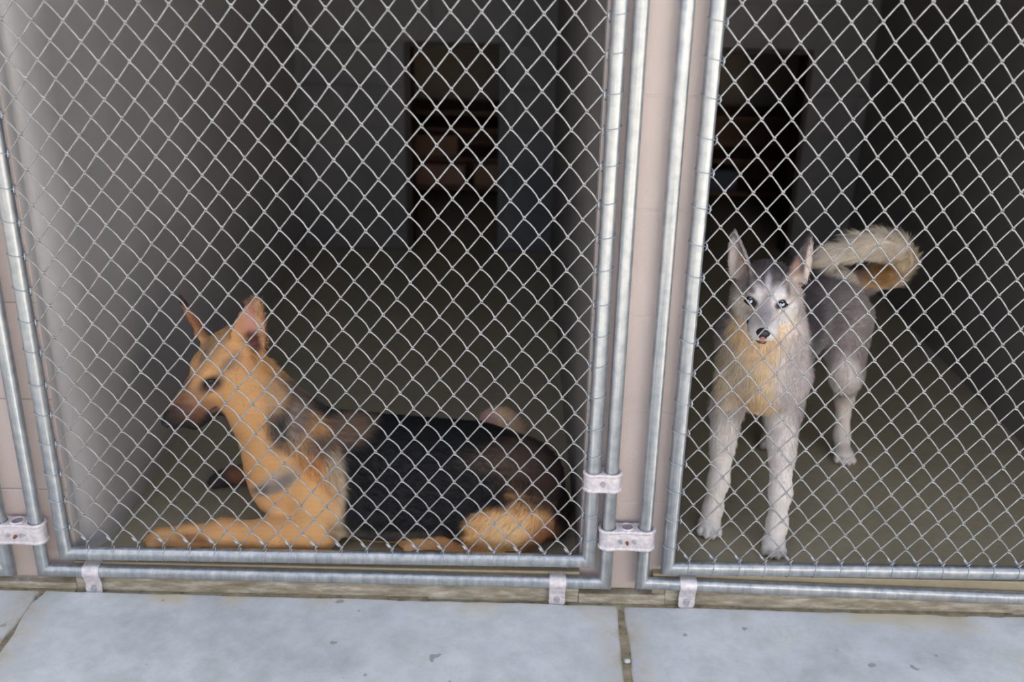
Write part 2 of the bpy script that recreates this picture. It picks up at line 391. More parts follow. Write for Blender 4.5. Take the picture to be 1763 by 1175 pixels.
def stadium(xs, r, pinch=0.0, n=14):
    """outline round circles centred on xs (y=0) with a shallow waist between them"""
    out = []
    a, b = xs[0], xs[-1]
    for k in range(n+1):
        th = math.pi/2+math.pi*k/n; out.append((a+r*math.cos(th), r*math.sin(th)))
    if pinch: out += [(a+(b-a)*.3, -r+pinch), (a+(b-a)*.7, -r+pinch)]
    for k in range(n+1):
        th = -math.pi/2+math.pi*k/n; out.append((b+r*math.cos(th), r*math.sin(th)))
    if pinch: out += [(a+(b-a)*.7, r-pinch), (a+(b-a)*.3, r-pinch)]
    return out
def circle(x, y, r, n=24): return [(x+r*math.cos(2*math.pi*k/n), y+r*math.sin(2*math.pi*k/n)) for k in range(n)]
def bolt(x, y, z, r, m, parent, name='bolt', hexa=False):
    bm = bmesh.new(); bmesh.ops.create_cone(bm, cap_ends=True, segments=6 if hexa else 16, radius1=r, radius2=r*.8, depth=.008)
    bmesh.ops.rotate(bm, verts=bm.verts, matrix=Matrix.Rotation(math.radians(90), 3, 'X')); bmesh.ops.translate(bm, verts=bm.verts, vec=(x, y, z))
    me = bpy.data.meshes.new(name); bm.to_mesh(me); bm.free(); return link(name, me, m, parent)
def bracket(xa, xb, z, h, hole, label):
    t = empty('pipe_bracket', ((xa+xb)/2, 0, z-h/2))
    xm = (xa+xb)/2; R = RP+.0065
    outer = stadium([xa, xb], R, .0035 if not hole else .002)
    pipes = [circle(xa, 0, RP+.0011), circle(xb, 0, RP+.0011)]
    holes = pipes+([circle(xm, 0, .0150)] if hole else [])
    o = plate('bracket_body', [outer]+holes, z-h/2+.004, z+h/2-.004, M_CLAMP, t, .003)
    for zz in (z-h/2, z+h/2-.009): plate('bracket_lip', [stadium([xa, xb], R+.003, .0035)]+holes, zz, zz+.009, M_CLAMP, t, .003)
    if hole:
        plate('socket_ring', [circle(xm, 0, .0185), circle(xm, 0, .0140)], z+h/2-.004, z+h/2+.003, M_CLAMP, t, .0015)
        box('socket_floor', xm-.012, xm+.012, -.012, .012, z-.006, z-.002, M_RUST, t, .002)
        for dx, mm, rr in ((-.017, M_BOLT, .0052), (0, M_RUST, .0042), (.017, M_BOLT, .0052)): bolt(xm+dx, -R-.003, z+.001-(.004 if dx == 0 else 0), rr, mm, t)
    else: bolt(xm, -R-.002, z, .0062, M_BOLT, t)
    tag(t, label, 'bracket', 'pale pipe brackets'); return t
bracket(.2485, .3405, .115, .056, True, 'pale cast bracket with open socket joining two pipes on the central pillar')
bracket(-1.262, -1.173, .097, .056, True, 'pale cast bracket with open socket at the left edge of the photo')
bracket(.2045, .2485, .275, .050, False, 'pale hinge clamp on the right stile of the left gate')

def lat(c, i, j, nx, nj):
    (a, b, cc, d) = c; u = i/nx; v = j/nj
    x = (a[0]*(1-u)+b[0]*u)*(1-v)+(cc[0]*(1-u)+d[0]*u)*v; z = (a[1]*(1-u)+b[1]*u)*(1-v)+(cc[1]*(1-u)+d[1]*u)*v
    return x, z
WR = .0019
def gate(name_label, x0, x1, zb0, zb1, ztop, corners, nx, nj, i_lo, i_hi, j_lo, j_end, bulge, seed):
    r = random.Random(seed)
    t = empty('chain_link_gate', ((x0+x1)/2, 0, min(zb0, zb1)-.017)); tag(t, name_label, 'gate', 'chain-link kennel gates')
    o = tube('gate_tube', [(x0, 0, ztop), (x0, 0, zb0), (x1, 0, zb1), (x1, 0, ztop)], .0172, M_PIPE, t, n=24, closed=True); sharp(o)
    def Lt(i, j): return lat(corners, i, j, nx, nj)
    jit = {}
    def node(k, h):
        if (k, h) not in jit: jit[(k, h)] = (r.gauss(0, .0007), r.gauss(0, .0007))
        x, z = Lt(k/2, h/2); q = jit[(k, h)]; return x+q[0], z+q[1]
    k = i_lo*2
    k_hi = i_hi*2
    k = int(k)
    yk = .0
    while k < k_hi:
        pts = []
        h0 = int(j_lo*2)
        if (h0-k) % 2: h0 += 1
        h = h0; side = 0
        while h <= int(j_end*2):
            kk = k if side == 0 else k+1
            x, z = node(kk, h)
            e = .0021
            ax = x-e if side == 0 else x+e
            nxt = node(k+1 if side == 0 else k, h+1)
            s = -1 if side == 0 else 1     # '\' runs in front, '/' behind
            if side == 0: start = (x-e*.2, z)
            pts.append((ax, -s*.0019, z+.0026)); pts.append((ax, s*.0019, z-.0026))
            if h+1 <= int(j_end*2):
                X0, Z0 = x, z; X1, Z1 = nxt
                bu = (bulge*(.8+.5*r.random())*max(.25, min(1.15, .3+h/26)) if side == 0 else bulge*.15*r.random())*(1 if side == 0 else 1)
                for f_, w in ((.10, 0.25), (.35, .85), (.62, 1.0), (.90, .3)):
                    px_ = X0+(X1-X0)*f_; pz_ = Z0+(Z1-Z0)*f_
                    nx_ = .75*bu*w; nz_ = .65*bu*w
                    yy = s*.0022
                    pts.append((px_+nx_, yy, pz_+nz_))
            side = 1-side; h += 1
        if len(pts) > 3:
            V, F = sweep(pts, WR, 6, cap=True)
            me = mesh('mesh_wire', V, F, True); link('mesh_wire', me, M_WIRE, t)
        k += 1
    # tie wires: one loop per diamond round the bottom rail and the two stiles
    def loop(c, axis, slant, rr=.0192, wr=.00105, ph=0):
        pts = []
        for q in range(15):
            a = 2*math.pi*q/14+ph; s = slant*(q/14-.5)
            if axis == 'x': pts.append((c[0]+s*1.0, -rr*math.cos(a), c[2]+rr*math.sin(a)))
            else: pts.append((c[0]+rr*math.sin(a), -rr*math.cos(a), c[2]+s))
        return pts
    i = math.ceil(i_lo)-.5
    iend = i_hi
    off = .5 if (int(j_end*2) % 2) else 0
    i = math.ceil(i_lo)+off
    while i < i_hi-.3:
        x, z = Lt(i, j_end)
        zr = zb0+(zb1-zb0)*(x-x0)/(x1-x0)
        sl = -.010-.006*r.random() if True else 0
        pts = [(x+.003, -.004, zr+.026)]
        for q in range(12):
            a = math.radians(75-q*24); pts.append((x+.002+sl*(q/11), -.0186*math.cos(a), zr+.0186*math.sin(a)))
        V, F = sweep(pts, .00115, 5)
        # twisted wrap on the '\' wire just above the rail
        xa, za = Lt(i-.5, j_end-.5)
        p = [(x+(xa-x)*f_, -.0026, z+(za-z)*f_) for f_ in (.10, .2, .34, .44)]
        sweep(p, [.0016, .0037, .0033, .0014], 6, V=V, F=F)
        p = [(x-.004, -.004, zr+.018), (x+.001, -.006, z+.002), (x+.006, -.003, z+.006)]
        sweep(p, .0018, 5, V=V, F=F)
        link('tie_wire', mesh('tie_wire', V, F, True), M_TIE, t); i += 1
    for side, xs in ((-1, x0), (1, x1)):
        j = j_lo+1.0+(.5 if int((i_lo if side < 0 else i_hi)*2) % 2 else 0)
        while j < j_end-.4:
            x, z = Lt(i_lo if side < 0 else i_hi, j)
            sl = .013+.006*r.random(); pts = []
            c0 = z+r.uniform(-.004, .004)
            # from the mesh side, round the front, rising towards the far side
            pts.append((xs-side*.026, -.003, c0-.002))
            for q in range(13):
                a = math.radians(-80+q*25); pts.append((xs+side*.0187*math.sin(a), -.0187*math.cos(a), c0+sl*(q/12)*(1 if True else 0)))
            V, F = sweep(pts, .00125, 5); 
            p = [(xs-side*.0185, .004, c0-.012), (xs-side*.0215, -.006, c0-.006), (xs-side*.0225, -.007, c0+.004), (xs-side*.0185, .002, c0+.010)]
            sweep(p, .0019, 5, V=V, F=F)
            link('tie_wire', mesh('tie_wire', V, F, True), M_TIE, t); j += 1
    return t
if SHOW_FENCE:
    gate('chain-link gate on galvanised tube in front of the tan and black dog', -1.110, .2045, .034, .0425, 1.95,
         ((-.965, 1.360), (.1145, 1.355), (-.9555, .069), (.123, .063)), 17, 16.5, -2, 18, -7, 16.5, .0036, 3)
    gate('chain-link gate on galvanised tube in front of the grey and white husky', .4030, 1.672, .026, .036, 1.95,
         ((.452, 1.383), (.966, 1.396), (.454, .0530), (.963, .0540)), 8, 17, -.5, 18.5, -7, 17, .0012, 5)

# ------------------------------------------------------------------ shelves seen through the two openings
def shelf_unit(x0, x1, label, zt, levels):
    t = empty('storage_shelf', ((x0+x1)/2, 3.9, 0)); tag(t, label, 'shelf')
    box('side_panel', x0, x0+.03, 3.75, 4.15, 0, zt, M_WOOD, t, .003); box('side_panel', x1-.03, x1, 3.75, 4.15, 0, zt, M_WOOD, t, .003)
    box('back_panel', x0+.03, x1-.03, 4.13, 4.15, 0, zt, M_WOOD, t)
    for z in levels: box('shelf_board', x0+.03, x1-.03, 3.75, 4.13, z, z+.022, M_WOOD, t, .002)
    return t
shelf_unit(-.80, .20, 'dark brown wooden shelf beyond the doorway of the left kennel', .52, (.06, .23, .40, .498))
shelf_unit(.85, 1.85, 'dark wooden shelf beyond the doorway of the right kennel', .52, (.06, .25, .498))
def carton(x0, x1, y0, y1, z0, h, m, label, cat='box', name='carton'):
    t = empty(name, ((x0+x1)/2, (y0+y1)/2, z0))
    box('carton_body', x0, x1, y0, y1, z0+.0005, z0+h*.86, m, t, .004); box('lid', x0-.004, x1+.004, y0-.004, y1+.004, z0+h*.86, z0+h, m, t, .004); tag(t, label, cat)
carton(-.62, -.30, 3.78, 4.05, .082, .12, M_BOXB, 'pinkish brown box on the low shelf beyond the left kennel doorway')
carton(-.24, .02, 3.78, 4.05, .082, .13, M_BOXA, 'brown box right of the pinkish box beyond the left kennel doorway')
carton(-.60, -.34, 3.78, 4.05, .252, .12, M_BOXA, 'brown box on the middle shelf beyond the left kennel doorway')
carton(1.02, 1.30, 3.78, 4.05, .082, .12, M_BOXC, 'dark blue tub on the low shelf beyond the right kennel doorway', 'tub', 'storage_tub')
def pebble(x, y, z, r, label):
    bm = bmesh.new(); bmesh.ops.create_icosphere(bm, subdivisions=2, radius=r); rr = random.Random(4)
    for v in bm.verts: v.co = Vector((v.co.x*1.1, v.co.y, v.co.z*.75))*(1+.16*(rr.random()-.5))
    me = bpy.data.meshes.new('pebble'); bm.to_mesh(me); bm.free(); me.polygons.foreach_set('use_smooth', [True]*len(me.polygons))
    return tag(link('pebble', me, M_CONC, None, (x, y, z)), label, 'pebble')
pebble(.288, -.222, -.0850, .0072, 'small pale pebble lying in the dirt joint between sidewalk slabs')
#DOGS#
# ------------------------------------------------------------------ animals: one continuous skin each, grown from a distance field
class Field:
    def __init__(s, lo, hi, h):
        s.lo = np.array(lo, float); s.h = h; s.n = np.ceil((np.array(hi)-s.lo)/h).astype(int)+1
        s.d = np.full(s.n, .2, np.float32); s.prims = []
    def region(s, mn, mx, pad=.045):
        a = np.clip(((np.array(mn)-pad-s.lo)/s.h).astype(int), 0, s.n-1); b = np.clip(((np.array(mx)+pad-s.lo)/s.h).astype(int)+2, 0, s.n)
        sl = tuple(slice(i, j) for i, j in zip(a, b))
        g = np.meshgrid(*[s.lo[k]+s.h*np.arange(a[k], b[k]) for k in range(3)], indexing='ij')
        return sl, np.stack(g, -1)
    def join(s, sl, e, k):
        d = s.d[sl]; h = np.clip(.5+.5*(e-d)/k, 0, 1); s.d[sl] = e*(1-h)+d*h-k*h*(1-h)
    def cone(s, a, b, ra, rb, k=.025):
        a = np.array(a, float); b = np.array(b, float); m = max(ra, rb)
        sl, P = s.region(np.minimum(a, b)-m, np.maximum(a, b)+m)
        ab = b-a; t = np.clip(((P-a)@ab)/(ab@ab), 0, 1)
        e = np.linalg.norm(P-a-t[..., None]*ab, axis=-1)-(ra+(rb-ra)*t); s.join(sl, e, k); s.prims.append((a, b, max(ra, rb)))
    def chain(s, pts, rs, k=.02):
        for i in range(len(pts)-1): s.cone(pts[i], pts[i+1], rs[i], rs[i+1], k)
    def ell(s, c, r, k=.025, R=None, flow=None):
        c = np.array(c, float); r = np.array(r, float); m = r.max()
        sl, P = s.region(c-m, c+m); q = P-c
        if R is not None: q = q@np.array(R)          # columns of R are the local axes
        k0 = np.linalg.norm(q/r, axis=-1); k1 = np.linalg.norm(q/(r*r), axis=-1)+1e-9
        s.join(sl, k0*(k0-1)/k1, k)
    def cut(s, c, r, k=.01, R=None):
        c = np.array(c, float); r = np.array(r, float); m = r.max(); sl, P = s.region(c-m, c+m); q = P-c
        if R is not None: q = q@np.array(R)
        k0 = np.linalg.norm(q/r, axis=-1); k1 = np.linalg.norm(q/(r*r), axis=-1)+1e-9; e = -(k0*(k0-1)/k1)
        d = s.d[sl]; h = np.clip(.5-.5*(e-d)/k, 0, 1); s.d[sl] = e*(1-h)+d*h+k*h*(1-h)
    def ear(s, base, tip, openv, hw, cup=.5, t=.0048, k=.012, ex=.62):
        base = np.array(base, float); tip = np.array(tip, float); w = tip-base; H = np.linalg.norm(w); w /= H
        v = np.array(openv, float); v -= (v@w)*w; v /= np.linalg.norm(v); u = np.cross(v, w)
        sl, P = s.region(np.minimum(base, tip)-hw, np.maximum(base, tip)+hw); q = P-base
        U_, V_, W_ = q@u, q@v, q@w; f = np.clip(W_/H, 0, 1)
        hh = hw*np.clip(1-f, 0, 1)**ex*(1+.22*np.sin(np.pi*f))+2e-3
        vc = cup*hw*(np.clip(np.abs(U_)/hh, 0, 1.3)**2)*(1-.35*f)
        e = np.maximum.reduce([(np.abs(V_-vc)-t*(1.25-.35*f))*.8, (np.abs(U_)-hh)*.8, -W_-.012, W_-H]); s.join(sl, e, k)
    def surface(s):
        d = s.d; n = d.shape; ins = d < 0
        acc = np.zeros((n[0]-1, n[1]-1, n[2]-1, 3), np.float32); cnt = np.zeros(acc.shape[:3], np.float32)
        c = [(i, j, k) for i in (0, 1) for j in (0, 1) for k in (0, 1)]
        def S(o): return tuple(slice(o[a], n[a]-1+o[a]) for a in range(3))
        for ax in range(3):
            for o in c:
                if o[ax]: continue
                o2 = list(o); o2[ax] = 1; A, B = d[S(o)], d[S(tuple(o2))]
                m = (A < 0) != (B < 0); t = np.where(m, A/np.where(m, A-B, 1), 0)
                for q in range(3): acc[..., q] += np.where(m, (o[q] if q != ax else t), 0)
                cnt += m
        act = cnt > 0; idx = np.full(cnt.shape, -1, np.int64); ii = np.argwhere(act); idx[act] = np.arange(len(ii))
        V = s.lo+s.h*(ii+acc[act]/cnt[act][:, None])
        F = []
        for ax in range(3):
            b, c_ = (ax+1) % 3, (ax+2) % 3
            sl0 = [slice(None)]*3; sl1 = [slice(None)]*3; sl0[ax] = slice(0, n[ax]-1); sl1[ax] = slice(1, n[ax])
            A, B = ins[tuple(sl0)], ins[tuple(sl1)]; e = np.argwhere(A != B)
            e = e[(e[:, b] > 0) & (e[:, c_] > 0) & (e[:, b] < n[b]-1) & (e[:, c_] < n[c_]-1)]
            fl = A[e[:, 0], e[:, 1], e[:, 2]]
            def g(db, dc):
                q = e.copy(); q[:, b] -= db; q[:, c_] -= dc; return idx[q[:, 0], q[:, 1], q[:, 2]]
            Q = np.stack([g(0, 0), g(1, 0), g(1, 1), g(0, 1)], 1); Q[~fl] = Q[~fl][:, ::-1]; F.append(Q)
        F = np.concatenate(F)
        return V, F
def relax(V, F, it=2, f=.5):
    E = np.concatenate([F[:, [0, 1]], F[:, [1, 2]], F[:, [2, 3]], F[:, [3, 0]]]); n = len(V)
    for _ in range(it):
        a = np.zeros_like(V); c = np.zeros(n)
        np.add.at(a, E[:, 0], V[E[:, 1]]); np.add.at(a, E[:, 1], V[E[:, 0]]); np.add.at(c, E[:, 0], 1); np.add.at(c, E[:, 1], 1)
        V = V*(1-f)+f*a/np.maximum(c, 1)[:, None]
    return V
def normals(V, F):
    nf = np.cross(V[F[:, 2]]-V[F[:, 0]], V[F[:, 3]]-V[F[:, 1]]); nv = np.zeros_like(V)
    for k in range(4): np.add.at(nv, F[:, k], nf)
    return nv/(np.linalg.norm(nv, axis=1)[:, None]+1e-12), np.linalg.norm(nf, axis=1)/2
_g = [np.random.default_rng(11).normal(size=(3,)) for _ in range(60)]
def wob(P, s, seed=0):
    """cheap smooth pseudo noise, about -1..1"""
    o = 0
    for i in range(5):
        a = _g[(seed*7+i*3) % 60]; b = _g[(seed*7+i*3+1) % 60]; o = o+np.sin(P@(a*s*(1+.6*i))+b[0]*9)*np.cos(P@(b*s*(1+.4*i))+a[1]*5)/(1+.35*i)
    return o/2.4
def paint(P, base, blobs):
    """blobs: (centre, radii, colour, softness, frame or None) painted in order; edges broken up like a coat"""
    C = np.tile(np.array(base, float), (len(P), 1))
    for bl in blobs:
        c, r, col, soft = bl[:4]; Rm = bl[4] if len(bl) > 4 else None; amt = bl[5] if len(bl) > 5 else 1.0
        q = P-np.array(c)
        if Rm is not None: q = q@np.array(Rm)
        k = np.linalg.norm(q/np.array(r), axis=1)+wob(P, 38, 2)*.11+wob(P, 120, 5)*.05
        w = np.clip((1+soft/2-k)/soft, 0, 1)*amt; w = (w*w*(3-2*w))[:, None]
        C = C*(1-w)+np.array(col)*w
    return C
def coat_mat(name, rough=.75, hair=False):
    m = mat(name, rough=rough, spec=.25 if not hair else .18)
    a = N(m, 'ShaderNodeAttribute'); a.attribute_name = 'coat'; a.attribute_type = 'GEOMETRY'; setc(m, a.outputs['Color'])
    if not hair:
        nz = noise(m, 260, 3); bump(m, nz, .3, .004)
    return m
M_SKIN = coat_mat('short_coat'); M_FUR = coat_mat('fur_strands', .6, True)
def skin(name, f, colf, parent, it=2):
    V, F = f.surface(); V = relax(V, F, it); nv, ar = normals(V, F)
    me = bpy.data.meshes.new(name); me.vertices.add(len(V)); me.vertices.foreach_set('co', (V).ravel())
    me.loops.add(len(F)*4); me.loops.foreach_set('vertex_index', F.ravel().astype(np.int32)); me.polygons.add(len(F)); me.polygons.foreach_set('loop_start', np.arange(0, len(F)*4, 4, dtype=np.int32))
    me.update(calc_edges=True); me.validate(); me.polygons.foreach_set('use_smooth', [True]*len(me.polygons))
    c = np.clip(colf(V, nv), 0, 1); at = me.color_attributes.new('coat', 'FLOAT_COLOR', 'POINT'); at.data.foreach_set('color', np.c_[c, np.ones(len(c))].ravel().astype(np.float32))
    return link(name, me, M_SKIN, parent), V, F, nv, ar
def fur(name, V, F, nv, ar, colf, lenf, f, count, parent, width=.00042, lift=.35, seed=1, var=.16):
    r = np.random.default_rng(seed); L0 = lenf(V[F].mean(1)); w = ar*(L0 > 0)*(1/(.006+L0))**.35
    fi = r.choice(len(F), count, p=w/w.sum()); u, v = r.random((2, count, 1)); q = F[fi]
    bl = lambda A: (A[q[:, 0]]*(1-u)+A[q[:, 1]]*u)*(1-v)+(A[q[:, 3]]*(1-u)+A[q[:, 2]]*u)*v
    P = bl(V); Nn = bl(nv); Nn /= np.linalg.norm(Nn, axis=1)[:, None]
    D = np.zeros_like(P); best = np.full(len(P), 9.)
    for a, b, rr in f.flow:                                   # fur lies along the nearest flow line
        a = np.array(a); b = np.array(b); ab = b-a; t = np.clip((P-a)@ab/(ab@ab), 0, 1)
        dd = np.linalg.norm(P-a-t[:, None]*ab, axis=1)-rr; wgt = np.exp(-np.clip(dd, -.05, .4)/.022)[:, None]; D += wgt*ab/np.linalg.norm(ab)
    D += np.array([0, 0, -.15])*np.linalg.norm(D, axis=1)[:, None]
    D -= (D*Nn).sum(1)[:, None]*Nn; D /= np.linalg.norm(D, axis=1)[:, None]+1e-9
    L = lenf(P)*(.7+.5*r.random(count)); J = r.normal(size=(count, 3))*.16
    n = 4; pts = np.zeros((count, n, 3)); pts[:, 0] = P-Nn*.001
    cl = np.stack([wob(P, 55, 2), wob(P, 55, 3), wob(P, 55, 4)], 1)*.28
    for i in range(1, n):
        t = i/(n-1); d = D*(.75+.45*t)+Nn*(lift*1.5*(1-t)+.06)+J+cl; d /= np.linalg.norm(d, axis=1)[:, None]
        pts[:, i] = pts[:, i-1]+d*(L/(n-1))[:, None]
    pts[:, :, 2] = np.maximum(pts[:, :, 2], .0015)
    hc = bpy.data.hair_curves.new(name); hc.add_curves([n]*count)
    hc.attributes['position'].data.foreach_set('vector', pts.ravel().astype(np.float32)) if 'position' in hc.attributes else hc.points.foreach_set('position', pts.ravel().astype(np.float32))
    ra = hc.attributes.new('radius', 'FLOAT', 'POINT') if 'radius' not in hc.attributes else hc.attributes['radius']
    ra.data.foreach_set('value', np.tile(width*np.array([1, .95, .7, .15]), count).astype(np.float32))
    c = colf(P, Nn)*(1+var*r.normal(size=(count, 1))); c = np.clip(c, .003, .95)
    at = hc.attributes.new('coat', 'FLOAT_COLOR', 'CURVE'); at.data.foreach_set('color', np.c_[c, np.ones(count)].ravel().astype(np.float32))
    hc.materials.append(M_FUR); o = bpy.data.objects.new(name, hc); COL.objects.link(o); o.parent = parent; o.matrix_parent_inverse = Matrix.Translation(-parent.location)
    o['kind'] = 'stuff'; return o
def frame(F, roll=0):
    F = np.array(F, float); F /= np.linalg.norm(F); up = np.array([0, 0, 1.]); up -= (up@F)*F; up /= np.linalg.norm(up); xr = np.cross(up, F)
    c, s_ = math.cos(roll), math.sin(roll); x2 = xr*c+up*s_; u2 = up*c-xr*s_
    return np.stack([x2, F, u2], 1)       # columns: viewer-side x, muzzle direction, up
def blob_mesh(name, c, r, Rm, m, parent, seg=20):
    bm = bmesh.new(); bmesh.ops.create_uvsphere(bm, u_segments=seg, v_segments=seg*2//3, radius=1)
    for v in bm.verts: v.co = Vector(np.array(c)+np.array(Rm)@(np.array(v.co)*np.array(r)))
    me = bpy.data.meshes.new(name); bm.to_mesh(me); bm.free(); me.polygons.foreach_set('use_smooth', [True]*len(me.polygons)); return link(name, me, m, parent)
M_NOSE = mat('dog_nose_black', (.018, .016, .018), .35); bump(M_NOSE, noise(M_NOSE, 700, 2), .4, .001)
M_NOSEP = mat('dog_nose_pink', (.42, .16, .14), .4); M_LIP = mat('dog_lip', (.03, .02, .022), .4); M_LIPP = mat('dog_lip_pink', (.30, .13, .12), .4)
M_EYEW = mat('eye_rim', (.015, .012, .012), .25); M_IRISB = mat('iris_pale_blue', (.42, .58, .70), .08, spec=.8); M_PUP = mat('pupil', (.005, .005, .006), .05, spec=.9); M_IRISD = mat('iris_dark_brown', (.03, .014, .008), .06, spec=.9)
def arc(name, pts, r, m, parent, n=8): return tube(name, pts, r, m, parent, n=n)

